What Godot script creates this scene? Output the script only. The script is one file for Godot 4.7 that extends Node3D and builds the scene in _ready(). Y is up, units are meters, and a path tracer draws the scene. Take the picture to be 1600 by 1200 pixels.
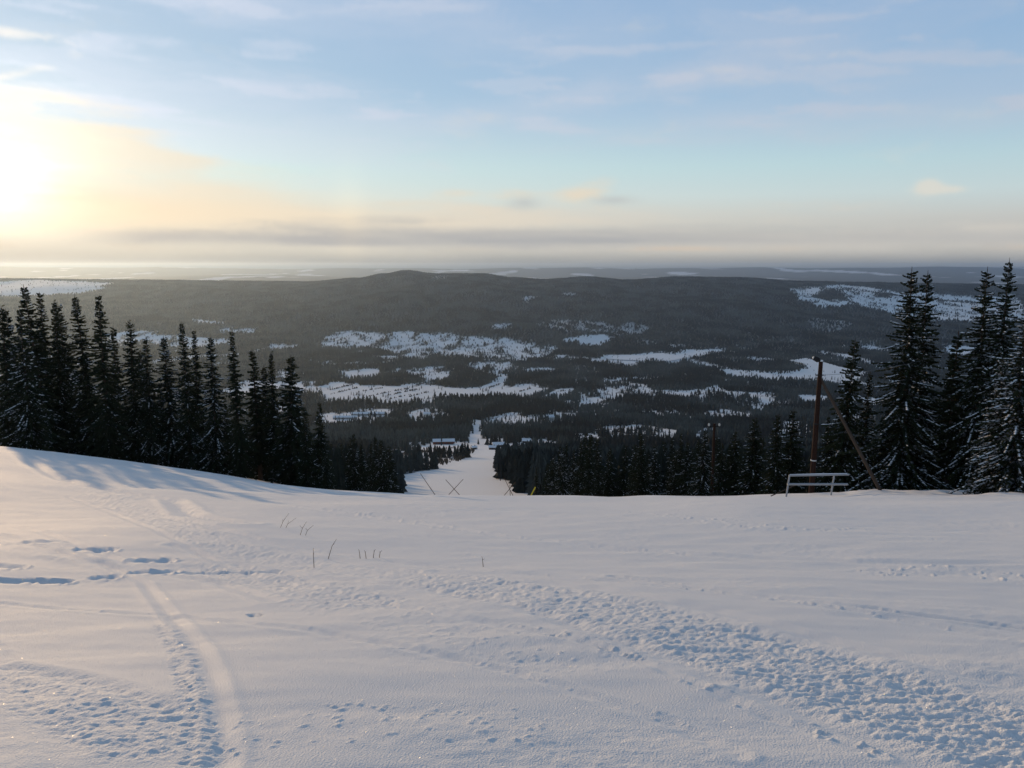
extends Node3D
# A snowy ski slope seen from its top, valley and forested hills below, low sun on the left.
# World: camera stands at the origin, x to the right, -z ahead. "d" below is the distance ahead (-z), "depth" is metres below the eye.

const EYE := 1.7
const PROFILE_D := [60.0, 80.0, 110.0, 150.0, 230.0, 300.0, 400.0, 550.0, 700.0, 850.0, 950.0, 1050.0, 1200.0, 1420.0, 1600.0, 1900.0, 2100.0, 2400.0, 2700.0, 3200.0]
const PROFILE_V := [17.414, 24.2, 34.3, 45.6, 64.9, 80.0, 99.8, 132.0, 162.0, 190.0, 206.0, 219.0, 237.0, 262.0, 281.0, 302.0, 313.0, 323.0, 328.0, 328.0]
const RIDGE_U := [-0.8526, -0.6198, -0.4650, -0.3100, -0.2481, -0.1859, -0.1548, -0.1277, -0.0929, -0.0387, 0.0000, 0.0387, 0.0929, 0.1395, 0.2014, 0.2711, 0.3488, 0.4264, 0.5040, 0.6205, 0.8529]
const RIDGE_V := [127.0, 107.0, 117.0, 127.0, 132.0, 102.0, 67.0, 42.1, 67.0, 67.0, 97.0, 112.0, 92.0, 117.0, 92.0, 97.0, 127.0, 137.0, 147.0, 157.0, 142.0]
const CLEARINGS := [
	[0.1, [-851, 3663, -779, 3833, -588, 3760, -482, 3857, -290, 3708, -126, 3564, -27, 3427, 159, 3375, 165, 3228, 118, 3009, 0, 2901, -141, 2986, -258, 2986, -365, 2901, -487, 3101, -606, 3218, -753, 3313]],
	[0.35, [151, 4296, 297, 4228, 617, 3949, 639, 3799, 501, 3659, 292, 3739, 133, 3777]],
	[0.2, [-92, 3912, -6, 3923, -9, 3753, -73, 3756]],
	[0, [227, 3542, 312, 3628, 422, 3595, 473, 3508, 374, 3411, 284, 3453]],
	[0, [330, 3026, 474, 3015, 583, 3093, 669, 3218, 818, 3209, 818, 3140, 647, 2943, 528, 2800, 424, 2839, 339, 2880], true],
	[0.12, [-160, 2820, -90, 2859, 25, 2692, 10, 2518, -59, 2480, -121, 2556, -150, 2651]],
	[0, [-537, 2546, -485, 2564, -419, 2509, -393, 2318, -478, 2335]],
	[0, [-276, 2366, -214, 2472, -183, 2472, -181, 2301, -247, 2233]],
	[0, [-494, 2108, -478, 2246, -424, 2192, -389, 2096, -328, 2073, -266, 2108, -100, 2120, -56, 2233, -38, 2401, -68, 2454, -59, 2509, -15, 2454, -17, 2141, -17, 2101, 75, 2104, 81, 2051, 44, 1851, -14, 1824, -88, 1853, -160, 1837, -198, 1722, -229, 1650, -271, 1671, -332, 1748, -401, 1767]],
	[0, [110, 2048, 156, 2076, 160, 2027, 100, 1813, 51, 1853]],
	[0.08, [166, 1996, 239, 2017, 249, 1973, 333, 2008, 332, 1951, 229, 1811, 180, 1781, 151, 1662, 140, 1689]],
	[0.4, [204, 2727, 283, 2764, 274, 2401, 170, 2160]],
	[0.03, [-360, 1537, -232, 1538, -218, 1486, -210, 1320, -234, 1225, -268, 1251, -308, 1316]],
	[0.12, [-197, 1506, -174, 1565, -118, 1493, -98, 1409, -134, 1303, -170, 1340]],
	[0.15, [-47, 1385, 0, 1397, 66, 1382, 109, 1370, 94, 1244, -40, 1261]],
	[0, [-73, 1378, -52, 1375, -39, 1012, -33, 758, -55, 953]],
	[0.01, [-125, 931, -99, 953, -54, 960, -58, 1002, 32, 1002, 71, 843, 62, 760, 0, 620, -24, 560, -75, 600, -90, 640, -100, 720]],
	[0.05, [121, 1204, 166, 1229, 194, 1221, 226, 1157, 189, 980, 154, 969, 120, 945, 79, 945, 79, 1096, 115, 1131]],
	[0.2, [248, 1120, 281, 1179, 291, 1142, 226, 945, 212, 932]],
	[0.2, [423, 1877, 455, 1917, 444, 1850, 400, 1742]],
	[0.12, [485, 2027, 556, 2216, 526, 2018, 550, 1988, 593, 2000, 644, 2145, 637, 2016, 603, 1883, 519, 1717, 476, 1597, 490, 1721, 493, 1834, 460, 1849]],
	[0, [679, 1939, 766, 1937, 683, 1737, 623, 1750]],
	[0, [812, 1918, 882, 1906, 771, 1680, 724, 1693]],
	[0, [651, 2583, 722, 2546, 856, 2527, 936, 2601, 976, 2710, 958, 2820, 1044, 2889, 1058, 2746, 1065, 2601, 1097, 2509, 1010, 2353, 895, 2318, 800, 2361, 710, 2370, 647, 2415], true],
	[0.02, [1929, 5711, 2174, 6091, 2353, 6190, 2492, 6298, 2539, 6174, 2705, 5804, 2765, 5741, 3122, 5580, 3231, 5469, 3341, 5370, 2675, 4284, 2318, 4153, 2109, 4509, 2136, 4814, 2036, 4937, 1805, 4831, 1751, 5002]],
	[0.4, [1474, 4151, 1643, 4297, 1696, 4098, 1627, 3854, 1496, 3826, 1440, 3921]],
	[0, [1758, 3347, 1844, 3288, 1886, 3249, 1699, 2943, 1606, 3009]],
	[0.03, [-1788, 3706, -1746, 3786, -1610, 3743, -1601, 3620, -1491, 3594, -1237, 3574, -1170, 3333, -1575, 3293, -1710, 3522]],
	[0, [-1710, 4381, -1647, 4398, -1478, 4225, -1459, 4107, -1585, 4143]],
	[0.1, [-1418, 3988, -1236, 3975, -1210, 3851, -1350, 3838]],
	[0, [-4135, 6200, -3923, 6324, -3719, 6572, -3450, 6480, -3143, 6383, -2950, 6153, -2852, 5652, -2862, 5418, -3085, 5366, -3277, 5271, -3415, 5109]],
	[0, [-760, 2268, -725, 2299, -572, 2230, -538, 2078, -643, 2062, -655, 1848, -752, 2051]],
	[0.5, [1055, 3747, 1231, 3746, 1210, 3247, 1049, 2839, 918, 2922, 963, 3368]],
	[0.15, [385, 1227, 473, 1401, 464, 1268, 359, 973, 286, 874]],
	[0.3, [78, 4989, 181, 5182, 165, 4942, 83, 4859]],
	[0.3, [320, 5423, 420, 5404, 420, 5296, 325, 5233]],
	[0.3, [-620, 6253, -537, 6415, -499, 5849, -547, 5786]],
	[0.45, [815, 3245, 874, 3093, 720, 2613, 686, 2724]],
]
const WOOD_ISLANDS := [
	[2037, 5522, 2146, 5527, 2206, 5484, 2074, 5148, 1953, 5022, 1895, 5121],
	[2398, 5462, 2628, 5685, 2415, 5229, 2307, 5186],
	[2034, 4810, 2082, 4800, 2022, 4667, 1987, 4689],
]
const HEDGES := [
	[-455, 2019, -426, 2174], [-430, 1924, -394, 2077], [-371, 1953, -328, 2073], [-328, 1841, -260, 2054], [-288, 1848, -239, 2013], [-231, 1826, -202, 1939],
	[-58, 2092, -18, 2249], [19, 1983, 49, 2071], [58, 1918, 96, 2017], [110, 1984, 168, 2026], [-278, 1754, -237, 1871],
]
# the piste: [distance ahead, left edge x, right edge x]
const PISTE := [[0, -400, 400], [52, -400, 400], [62, -15, 3.8], [100, -15, 5.5], [150, -22, 6.5], [230, -34, 3.0], [320, -48, -3.5], [345, -47, -4.5], [375, -37, -6.0], [450, -36, -7.0], [640, -34, -4.0], [760, -40, 10.0], [860, -60, 20.0]]

var profile_m := PackedFloat64Array()
var noise_a := FastNoiseLite.new()
var noise_b := FastNoiseLite.new()
var noise_cell := FastNoiseLite.new()
var clear_polys: Array[PackedVector2Array] = []
var clear_boxes: Array[Rect2] = []
var island_polys: Array[PackedVector2Array] = []
var mats := {}
var names_used := {}


func _ready() -> void:
	setup_camera_and_light()
	prepare_terrain()
	make_materials()
	build_near_snow()
	build_valley_ground()
	build_added_hill()
	build_lakes()
	build_forests()
	build_spruces()
	build_lift_things()
	build_village()
	build_small_things()


# ---------------------------------------------------------------- camera, sky, sun, haze
const SUN_AZ := -32.6
const SUN_EL := 6.2

func direction(az: float, el: float) -> Vector3:
	var a := deg_to_rad(az)
	var e := deg_to_rad(el)
	return Vector3(sin(a) * cos(e), sin(e), -cos(a) * cos(e))


func setup_camera_and_light() -> void:
	var cam := Camera3D.new()
	cam.name = "camera"
	add_child(cam)
	cam.position = Vector3(0, EYE, 0)
	cam.rotation_degrees = Vector3(-8.2, 0, 0)
	cam.fov = 50.23
	cam.near = 0.1
	cam.far = 90000.0
	cam.current = true
	var sun := DirectionalLight3D.new()
	sun.name = "sun"
	add_child(sun)
	sun.look_at_from_position(Vector3.ZERO, -direction(SUN_AZ, SUN_EL), Vector3.UP)
	sun.light_energy = 0.84
	sun.light_color = Color(1.0, 0.83, 0.61)
	sun.light_angular_distance = 0.6
	sun.shadow_enabled = true
	sun.directional_shadow_max_distance = 400.0
	var env := Environment.new()
	env.background_mode = Environment.BG_SKY
	env.tonemap_mode = Environment.TONE_MAPPER_LINEAR
	env.tonemap_exposure = 1.0
	env.sdfgi_enabled = true
	env.ssao_enabled = true
	env.ssil_enabled = true
	# winter haze, scattering forward towards the viewer from the low sun
	env.volumetric_fog_enabled = true
	env.volumetric_fog_density = 0.000036
	env.volumetric_fog_anisotropy = 0.64
	env.volumetric_fog_albedo = Color(0.745, 0.858, 1.0)
	env.volumetric_fog_length = 40000.0
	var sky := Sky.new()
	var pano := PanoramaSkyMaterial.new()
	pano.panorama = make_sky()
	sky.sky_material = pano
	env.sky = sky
	var we := WorldEnvironment.new()
	we.name = "sky_environment"
	we.environment = env
	add_child(we)


func lin(r: float, g: float, b: float) -> Vector3:
	var c := Color(r / 255.0, g / 255.0, b / 255.0).srgb_to_linear()
	return Vector3(c.r, c.g, c.b)


func bump(a: float, e: float, ca: float, ce: float, wa: float, we: float) -> float:
	var p := (a - ca) / wa
	var q := (e - ce) / we
	return exp(-p * p - q * q)


func make_sky() -> ImageTexture:
	const W := 2560
	const H := 1280
	var wisp := FastNoiseLite.new()
	wisp.seed = 11
	wisp.frequency = 0.09
	wisp.fractal_octaves = 5
	wisp.domain_warp_enabled = true
	wisp.domain_warp_amplitude = 8.0
	wisp.domain_warp_frequency = 0.05
	var soft := FastNoiseLite.new()
	soft.seed = 5
	soft.frequency = 0.05
	soft.fractal_octaves = 3
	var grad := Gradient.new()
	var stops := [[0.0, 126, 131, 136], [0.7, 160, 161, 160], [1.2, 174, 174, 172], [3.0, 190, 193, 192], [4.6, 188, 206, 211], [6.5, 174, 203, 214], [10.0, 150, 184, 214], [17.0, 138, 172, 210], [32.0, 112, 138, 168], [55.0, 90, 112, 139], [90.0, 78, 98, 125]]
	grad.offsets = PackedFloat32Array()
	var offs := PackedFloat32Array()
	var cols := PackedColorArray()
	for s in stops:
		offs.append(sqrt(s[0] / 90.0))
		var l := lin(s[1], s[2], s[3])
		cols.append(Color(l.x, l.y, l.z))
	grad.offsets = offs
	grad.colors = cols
	var edge := Curve.new()
	edge.min_value = 0.0
	edge.max_value = 20.0
	for q in [[-180, 3.0], [-75, 5.0], [-50, 9.0], [-38, 10.6], [-31, 9.9], [-24.3, 8.8], [-19.6, 6.9], [-15.0, 5.4], [-8.7, 4.6], [0, 4.4], [6, 3.7], [14, 3.2], [40, 3.0], [180, 3.0]]:
		edge.add_point(Vector2((q[0] + 180.0) / 360.0, q[1]), 0, 0, Curve.TANGENT_LINEAR, Curve.TANGENT_LINEAR)
	edge.bake_resolution = 720
	edge.bake()
	var sun_dir := direction(SUN_AZ, SUN_EL)
	var data := PackedFloat32Array()
	data.resize(W * H * 4)
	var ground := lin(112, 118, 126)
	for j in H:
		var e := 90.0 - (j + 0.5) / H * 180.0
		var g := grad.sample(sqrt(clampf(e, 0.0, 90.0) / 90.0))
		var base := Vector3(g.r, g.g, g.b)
		for i in W:
			var c := ground
			if e > -0.3:
				var a := wrapf((i + 0.5) / W * 360.0, -180.0, 180.0)
				var theta := rad_to_deg(acos(clampf(direction(a, e).dot(sun_dir), -1.0, 1.0)))
				c = base
				var glow := exp(-theta / 9.0)
				var wide := exp(-theta / 26.0)
				var ray := 0.0
				# clear air brightens towards the sun
				c += Vector3(0.25, 0.23, 0.15) * exp(-theta / 28.0) + Vector3(0.12, 0.10, 0.07) * glow + Vector3(0.15, 0.14, 0.07) * exp(-pow((e - 6.5) / 3.5, 2.0) - theta / 40.0)
				if e < 50.0:
					var n1 := soft.get_noise_2d(a * 0.9, e * 4.0 + 31.0)
					var n2 := wisp.get_noise_2d(a * 1.1 + e * 0.8, e * 3.6)
					var n4 := wisp.get_noise_2d(a * 0.32 + e * 0.5 + 140.0, e * 1.5 - a * 0.12)
					var n5 := wisp.get_noise_2d(a * 0.75 - e * 0.9 + 60.0, e * 5.5 + a * 0.25)
					ray = clampf(1.1 * n5 - 0.12 * (e - 6.0), -0.7, 0.8)
					# high thin veil in streaks
					var veil := smoothstep(-0.25, 0.55, n4 + 0.15 * n2) * smoothstep(4.0, 8.0, e) * (1.0 - smoothstep(17.0, 30.0, e)) * (0.22 + 0.25 * wide)
					veil += 0.50 * bump(a, e, 9.0, 11.6 + 0.12 * (a - 9.0), 10.0, 1.0) * (0.8 + 0.8 * n2) + 0.42 * bump(a, e, 16.0, 8.9, 14.0, 0.9) * (0.8 + 0.8 * n5) + 0.16 * bump(a, e, 4.0, 14.5, 8.0, 1.6)
					veil += 0.32 * smoothstep(0.05, 0.45, n5) * smoothstep(7.0, 9.5, e) * (1.0 - smoothstep(15.0, 22.0, e))
					c = c.lerp(lin(188, 192, 204) * (1.0 + 0.9 * wide), clampf(veil, 0.0, 0.7))
					# the cream bank below the sun, its upper edge falling to the right in streaks
					var top := edge.sample_baked((a + 180.0) / 360.0) + 0.8 * n1 + 1.5 * n5
					var bank := 1.0 - smoothstep(top - 1.7, top + 0.5, e)
					bank *= 0.85 + 0.5 * n5
					var near := exp(-theta / 30.0)
					var cream := lin(204, 200, 194).lerp(lin(255, 242, 216), near)
					c = c.lerp(cream, clampf(bank, 0.0, 1.0) * (0.6 + 0.4 * near))
					# peach light low beside the sun
					var peach := exp(-pow((e - 3.3) / 1.5, 2.0)) * exp(-theta / 16.0)
					c = c.lerp(lin(252, 228, 194), clampf(peach * 1.5, 0.0, 0.9))
					# puffs
					var puff := bump(a, e, 0.2, 4.7, 1.7, 0.55) + 0.8 * bump(a, e, 4.6, 4.7, 1.9, 0.7) + 0.6 * bump(a, e, 6.3, 5.5, 1.6, 0.5) + 0.6 * bump(a, e, -3.5, 4.9, 2.4, 0.4) + 0.5 * bump(a, e, -8.0, 4.2, 4.0, 0.4)
					puff = smoothstep(0.2, 0.95, puff * (0.9 + 0.7 * n2) + 0.35 * n5)
					c = c.lerp(lin(234, 218, 194), puff * 0.8)
					var under := bump(a, e, 0.7, 4.3, 1.0, 0.40) * (1.0 + n2) + 0.6 * bump(a, e, 6.8, 4.4, 1.4, 0.28) * (1.0 + n5)
					c = c.lerp(lin(180, 182, 184), clampf(under, 0.0, 1.0) * 0.6)
					var small := smoothstep(0.15, 1.0, bump(a, e, 26.4, 4.85, 0.7, 0.45) + 0.7 * bump(a, e, 27.4, 4.55, 1.5, 0.28) + 0.6 * n2)
					c = c.lerp(lin(232, 222, 206), small * 0.6)
					# the ragged grey layer low over the hills, a bright slit under it
					var n3 := wisp.get_noise_2d(a * 0.30 + 70.0, e * 4.5)
					var layer := smoothstep(0.9, 1.7, e + 0.5 * n3) * (1.0 - smoothstep(2.0, 3.3, e + 1.1 * n3 + 0.5 * n5 + 0.012 * absf(a + 6.0)))
					layer *= (1.0 - 0.6 * smoothstep(4.0, 22.0, a)) * smoothstep(5.0, 11.0, theta)
					c = c.lerp(lin(172, 173, 175) + Vector3(0.22, 0.11, 0.02) * exp(-theta / 11.0), clampf(layer * (0.85 + 0.5 * n5), 0.0, 0.9))
					var slit := exp(-pow((e - 1.2 - 0.3 * n3) / 0.18, 2.0)) * smoothstep(-0.25, 0.45, n1 + 0.8 * n3)
					c = c.lerp(lin(226, 200, 172), clampf(slit, 0.0, 1.0) * 0.65)
					var low := 1.0 - smoothstep(-0.2, 1.2 + 1.3 * exp(-theta / 10.0), e)
					c = c.lerp(lin(134, 138, 142) + Vector3(0.46, 0.28, 0.13) * exp(-theta / 11.0), low * 0.9)
					# small lit clouds above the sun
					var lit := smoothstep(0.3, 0.9, bump(a, e, -30.4, 13.0, 2.4, 0.55) + 0.75 * bump(a, e, -27.0, 12.1, 0.8, 0.3) + 0.8 * bump(a, e, -30.8, 10.9 + 0.30 * (a + 30.0), 3.0, 0.35) + 0.9 * n5)
					lit *= exp(-pow(maxf(0.0, absf(a + 30.0) - 3.0) / 1.5, 2.0)) * smoothstep(9.5, 10.5, e) * (1.0 - smoothstep(13.6, 14.6, e))
					c = c.lerp(Vector3(1.0, 0.96, 0.91), lit * 0.8)
					# mock sun 22 degrees to the right of the sun
					c += Vector3(0.06, 0.04, 0.012) * bump(a, e, SUN_AZ + 21.6, 3.0, 1.1, 3.2)
				c += (Vector3(1.15, 1.06, 0.92) * exp(-theta / 2.6) * (1.0 + ray) + Vector3(0.14, 0.11, 0.07) * exp(-theta / 6.0)) * smoothstep(-0.5, 4.0, e)
			var k := (j * W + i) * 4
			data[k] = c.x
			data[k + 1] = c.y
			data[k + 2] = c.z
			data[k + 3] = 1.0
	var im := Image.create_from_data(W, H, false, Image.FORMAT_RGBAF, data.to_byte_array())
	return ImageTexture.create_from_image(im)


# ---------------------------------------------------------------- terrain
func sst(a: float, b: float, x: float) -> float:
	var t := clampf((x - a) / (b - a), 0.0, 1.0)
	return t * t * (3.0 - 2.0 * t)


func prepare_terrain() -> void:
	var n := PROFILE_D.size()
	profile_m.resize(n)
	for i in n:
		if i == 0:
			profile_m[i] = 0.2115 + 0.00168 * 60.0
		elif i >= n - 2:
			profile_m[i] = 0.0
		else:
			var h0: float = PROFILE_D[i] - PROFILE_D[i - 1]
			var h1: float = PROFILE_D[i + 1] - PROFILE_D[i]
			var s0: float = (PROFILE_V[i] - PROFILE_V[i - 1]) / h0
			var s1: float = (PROFILE_V[i + 1] - PROFILE_V[i]) / h1
			profile_m[i] = (s0 * h1 + s1 * h0) / (h0 + h1)
	noise_a.seed = 3
	noise_a.frequency = 1.0
	noise_a.fractal_octaves = 3
	noise_b.seed = 8
	noise_b.frequency = 1.0
	noise_b.fractal_type = FastNoiseLite.FRACTAL_NONE
	noise_cell.seed = 21
	noise_cell.frequency = 1.0
	noise_cell.noise_type = FastNoiseLite.TYPE_CELLULAR
	noise_cell.fractal_type = FastNoiseLite.FRACTAL_NONE
	noise_cell.cellular_return_type = FastNoiseLite.RETURN_DISTANCE
	for c in CLEARINGS:
		var p := PackedVector2Array()
		var v: Array = c[1]
		for k in v.size() / 2:
			p.append(Vector2(v[2 * k], v[2 * k + 1]))
		clear_polys.append(p)
		clear_boxes.append(box_of(p))
	for v in WOOD_ISLANDS:
		var p := PackedVector2Array()
		for k in v.size() / 2:
			p.append(Vector2(v[2 * k], v[2 * k + 1]))
		island_polys.append(p)


func box_of(p: PackedVector2Array) -> Rect2:
	var r := Rect2(p[0], Vector2.ZERO)
	for q in p:
		r = r.expand(q)
	return r


func along(table_u: Array, table_v: Array, u: float) -> float:
	if u <= table_u[0]:
		return table_v[0]
	for i in range(1, table_u.size()):
		if u < table_u[i]:
			var t: float = (u - table_u[i - 1]) / (table_u[i] - table_u[i - 1])
			t = t * t * (3.0 - 2.0 * t)
			return lerpf(table_v[i - 1], table_v[i], t)
	return table_v[-1]


func profile(d: float) -> float:
	if d <= 0.0:
		return EYE + 0.2115 * d
	if d < 60.0:
		return EYE + 0.2115 * d + 0.00084 * d * d
	if d >= 3200.0:
		return 328.0
	var i := 0
	while d >= PROFILE_D[i + 1]:
		i += 1
	var h: float = PROFILE_D[i + 1] - PROFILE_D[i]
	var t: float = (d - PROFILE_D[i]) / h
	var s := 1.0 - t
	return (1.0 + 2.0 * t) * s * s * PROFILE_V[i] + t * s * s * h * profile_m[i] + t * t * (3.0 - 2.0 * t) * PROFILE_V[i + 1] + t * t * (t - 1.0) * h * profile_m[i + 1]


func depth(x: float, d: float) -> float:
	var y: float
	if d <= 3200.0:
		y = profile(d)
	else:
		var u := x / d
		var r := along(RIDGE_U, RIDGE_V, u)
		if d <= 6500.0:
			var t := (d - 3200.0) / 3300.0
			y = 328.0 + (r - 328.0) * (0.55 * t + 0.45 * t * t * (3.0 - 2.0 * t))
		else:
			y = r + (245.0 - r) * sst(6500.0, 9500.0, d)
			y -= sst(8000.0, 11000.0, d) * (85.0 * exp(-pow((u + 0.29) / 0.16, 2.0) - pow((d - 15000.0) / 3500.0, 2.0)) + 60.0 * exp(-pow((u - 0.45) / 0.3, 2.0) - pow((d - 17000.0) / 4000.0, 2.0)) + 25.0 * sin(u * 9.0 + d / 5200.0) * sin(d / 3100.0 + u * 3.0))
			y -= sst(16500.0, 22500.0, d) * (188.0 + 22.0 * sin(u * 11.0 + 1.0) + 13.0 * sin(u * 27.0) + 7.0 * sin(u * 61.0 + 2.0))
	if d > 1000.0 and d < 6500.0:
		var a := 5.0 * sst(1000.0, 1300.0, d) * (1.0 - sst(2000.0, 2350.0, d)) + 14.0 * sst(3300.0, 4200.0, d) * (1.0 - sst(5600.0, 6500.0, d))
		y -= a * (sin(x / 310.0 + 1.3) * sin(d / 270.0 + 0.5) + 0.6 * sin(x / 140.0 + d / 190.0))
	if d < 55.0 and x > 16.0 and d > 36.0:
		y -= 0.22 * noise_a.get_noise_2d(x * 0.22, d * 0.35) * sst(16.0, 19.0, x) * sst(36.0, 40.0, d) * (1.0 - sst(50.0, 55.0, d))
	if d < 260.0:
		var fade := 1.0 - sst(90.0, 260.0, d)
		var q := (-x - 12.5) / 3.0
		var sp := 3.0 * (q if q > 30.0 else log(1.0 + exp(q)))
		sp = 24.0 * (1.0 - exp(-sp / 24.0))
		y -= 0.24 * sp * fade
		y -= 0.3 * exp(-pow((x - 24.0) / 7.0, 2.0) - pow((d - 46.0) / 5.0, 2.0)) - 1.1 * sst(26.0, 36.0, x) * fade
	return y


func ground_y(x: float, d: float) -> float:
	return EYE - depth(x, d)


func spot(x: float, d: float) -> Vector3:
	return Vector3(x, EYE - depth(x, d), -d)


func piste_at(d: float) -> Vector2:
	for i in range(1, PISTE.size()):
		if d < PISTE[i][0]:
			var t: float = (d - PISTE[i - 1][0]) / float(PISTE[i][0] - PISTE[i - 1][0])
			return Vector2(lerpf(PISTE[i - 1][1], PISTE[i][1], t), lerpf(PISTE[i - 1][2], PISTE[i][2], t))
	return Vector2(1, -1)


# how thickly wooded a place is, 0 (open snow) to 1
func wooded(x: float, d: float) -> float:
	if d < 860.0:
		var p := piste_at(d)
		var wob := 2.5 * noise_b.get_noise_2d(x * 0.05, d * 0.05)
		if x > p.x + wob and x < p.y + wob:
			return 0.0
	if d < 300.0:
		return 1.0
	var warp := clampf(d * 0.018, 6.0, 60.0)
	var q := Vector2(x + warp * 0.8 * noise_a.get_noise_2d(x / warp * 0.22, d / warp * 0.10), d + warp * 2.6 * noise_a.get_noise_2d(x / warp * 0.2 + 50.0, d / warp * 0.09))
	for i in island_polys.size():
		if Geometry2D.is_point_in_polygon(q, island_polys[i]):
			return 1.0
	for i in clear_polys.size():
		if clear_boxes[i].has_point(q) and Geometry2D.is_point_in_polygon(q, clear_polys[i]):
			var w: float = CLEARINGS[i][0]
			var streak := noise_a.get_noise_2d(x * 0.011, d * 0.0045) + 0.6 * noise_a.get_noise_2d(x * 0.05, d * 0.012)
			if w > 0.0:
				return clampf(w * 1.5 + 1.4 * maxf(0.0, streak), 0.0, 1.0)
			return 0.35 * smoothstep(0.18, 0.5, streak)
	# scrub with little wood on the left of the run's foot
	if x > -115.0 and x < -30.0 and d > 395.0 and d < 800.0:
		return 0.02
	if d > 1100.0 and d < 6400.0:
		# bogs, felled strips and thinned stands
		var thin := noise_a.get_noise_2d(x * 0.0042 + 300.0, d * 0.0026) + 0.35 * noise_a.get_noise_2d(x * 0.03, d * 0.012)
		return 1.0 - 0.88 * smoothstep(0.24, 0.42, thin) * (1.0 - 0.8 * sst(3100.0, 3700.0, d)) * sst(1100.0, 1500.0, d)
	return 1.0


# ---------------------------------------------------------------- materials
func plain(key: String, linear: Color, rough: float, spec := 0.3) -> StandardMaterial3D:
	var m := StandardMaterial3D.new()
	m.resource_name = key
	m.albedo_color = linear.linear_to_srgb()
	m.roughness = rough
	m.metallic_specular = spec
	mats[key] = m
	return m


func noise_tex(sd: int, freq: float, octaves: int, size := 512) -> NoiseTexture2D:
	var n := FastNoiseLite.new()
	n.seed = sd
	n.frequency = freq
	n.fractal_octaves = octaves
	var t := NoiseTexture2D.new()
	t.noise = n
	t.seamless = true
	t.width = size
	t.height = size
	t.generate_mipmaps = false
	return t


func make_materials() -> void:
	var snow := plain("snow", Color(0.81, 0.82, 0.835), 0.75, 0.35)
	snow.uv1_triplanar = true
	snow.uv1_world_triplanar = true
	snow.uv1_scale = Vector3(2.3, 2.3, 2.3)
	snow.heightmap_enabled = true
	snow.heightmap_texture = noise_tex(2, 0.05, 5)
	snow.heightmap_scale = 0.55
	var land := plain("snowy_land", Color(1, 1, 1), 0.9, 0.2)
	land.vertex_color_use_as_albedo = true
	var needles := plain("needles", Color(1, 1, 1), 0.8, 0.2)
	needles.vertex_color_use_as_albedo = true
	needles.backlight_enabled = true
	needles.backlight = Color(0.35, 0.33, 0.2)
	var wood_far := plain("far_needles", Color(1, 1, 1), 0.9, 0.15)
	wood_far.vertex_color_use_as_albedo = true
	plain("branch_snow", Color(0.78, 0.79, 0.81), 0.8, 0.3)
	var bark := plain("bark", Color(0.075, 0.055, 0.042), 0.95, 0.2)
	bark.uv1_triplanar = true
	bark.heightmap_enabled = true
	bark.heightmap_texture = noise_tex(4, 0.06, 4, 256)
	bark.heightmap_scale = 2.0
	var timber := plain("pole_timber", Color(1, 1, 1), 0.85, 0.25)
	var tr := Gradient.new()
	tr.offsets = PackedFloat32Array([0.0, 0.5, 1.0])
	tr.colors = PackedColorArray([Color(0.12, 0.085, 0.07), Color(0.19, 0.125, 0.10), Color(0.27, 0.19, 0.15)])
	var tt := noise_tex(9, 0.03, 4, 256)
	tt.color_ramp = tr
	timber.albedo_texture = tt
	timber.uv1_triplanar = true
	timber.uv1_scale = Vector3(6, 0.7, 6)
	plain("grey_timber", Color(0.07, 0.055, 0.045), 0.9, 0.2)
	plain("rail_grey", Color(0.34, 0.36, 0.38), 0.6, 0.4)
	plain("dark_metal", Color(0.022, 0.022, 0.024), 0.75, 0.3)
	plain("wire", Color(0.16, 0.16, 0.16), 0.6, 0.3)
	plain("insulator", Color(0.65, 0.65, 0.62), 0.3, 0.5)
	plain("twig", Color(0.11, 0.07, 0.045), 0.9, 0.2)
	plain("stake_yellow", Color(0.62, 0.48, 0.03), 0.5, 0.4)
	plain("red_wall", Color(0.16, 0.045, 0.03), 0.9, 0.2)
	plain("brown_wall", Color(0.09, 0.06, 0.045), 0.9, 0.2)
	plain("white_wall", Color(0.7, 0.68, 0.64), 0.85, 0.2)
	plain("grey_wall", Color(0.3, 0.3, 0.3), 0.9, 0.2)
	var ice := plain("ice", Color(0.8, 0.82, 0.85), 0.3, 0.5)
	ice.clearcoat_enabled = true
	ice.clearcoat_roughness = 0.28
	plain("window_glass", Color(0.02, 0.022, 0.025), 0.15, 0.5)


# ---------------------------------------------------------------- mesh helpers
func mesh_of(v: PackedVector3Array, idx := PackedInt32Array(), nrm := PackedVector3Array(), col := PackedColorArray()) -> ArrayMesh:
	var arr := []
	arr.resize(Mesh.ARRAY_MAX)
	arr[Mesh.ARRAY_VERTEX] = v
	if idx.size():
		arr[Mesh.ARRAY_INDEX] = idx
	if nrm.size():
		arr[Mesh.ARRAY_NORMAL] = nrm
	if col.size():
		arr[Mesh.ARRAY_COLOR] = col
	var m := ArrayMesh.new()
	m.add_surface_from_arrays(Mesh.PRIMITIVE_TRIANGLES, arr)
	return m


func put(called: String, mesh: Mesh, mat: Material, parent: Node = self) -> MeshInstance3D:
	var o := MeshInstance3D.new()
	o.name = numbered(called) if parent == self else called
	o.mesh = mesh
	o.material_override = mat
	parent.add_child(o, true)
	return o


func numbered(called: String) -> String:
	var n: int = names_used.get(called, 0)
	names_used[called] = n + 1
	return called if n == 0 else "%s_%03d" % [called, n]


func tag(o: Node, label: String, category: String, group := "", kind := "") -> void:
	if label:
		o.set_meta("label", label)
	if category:
		o.set_meta("category", category)
	if group:
		o.set_meta("group", group)
	if kind:
		o.set_meta("kind", kind)


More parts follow.
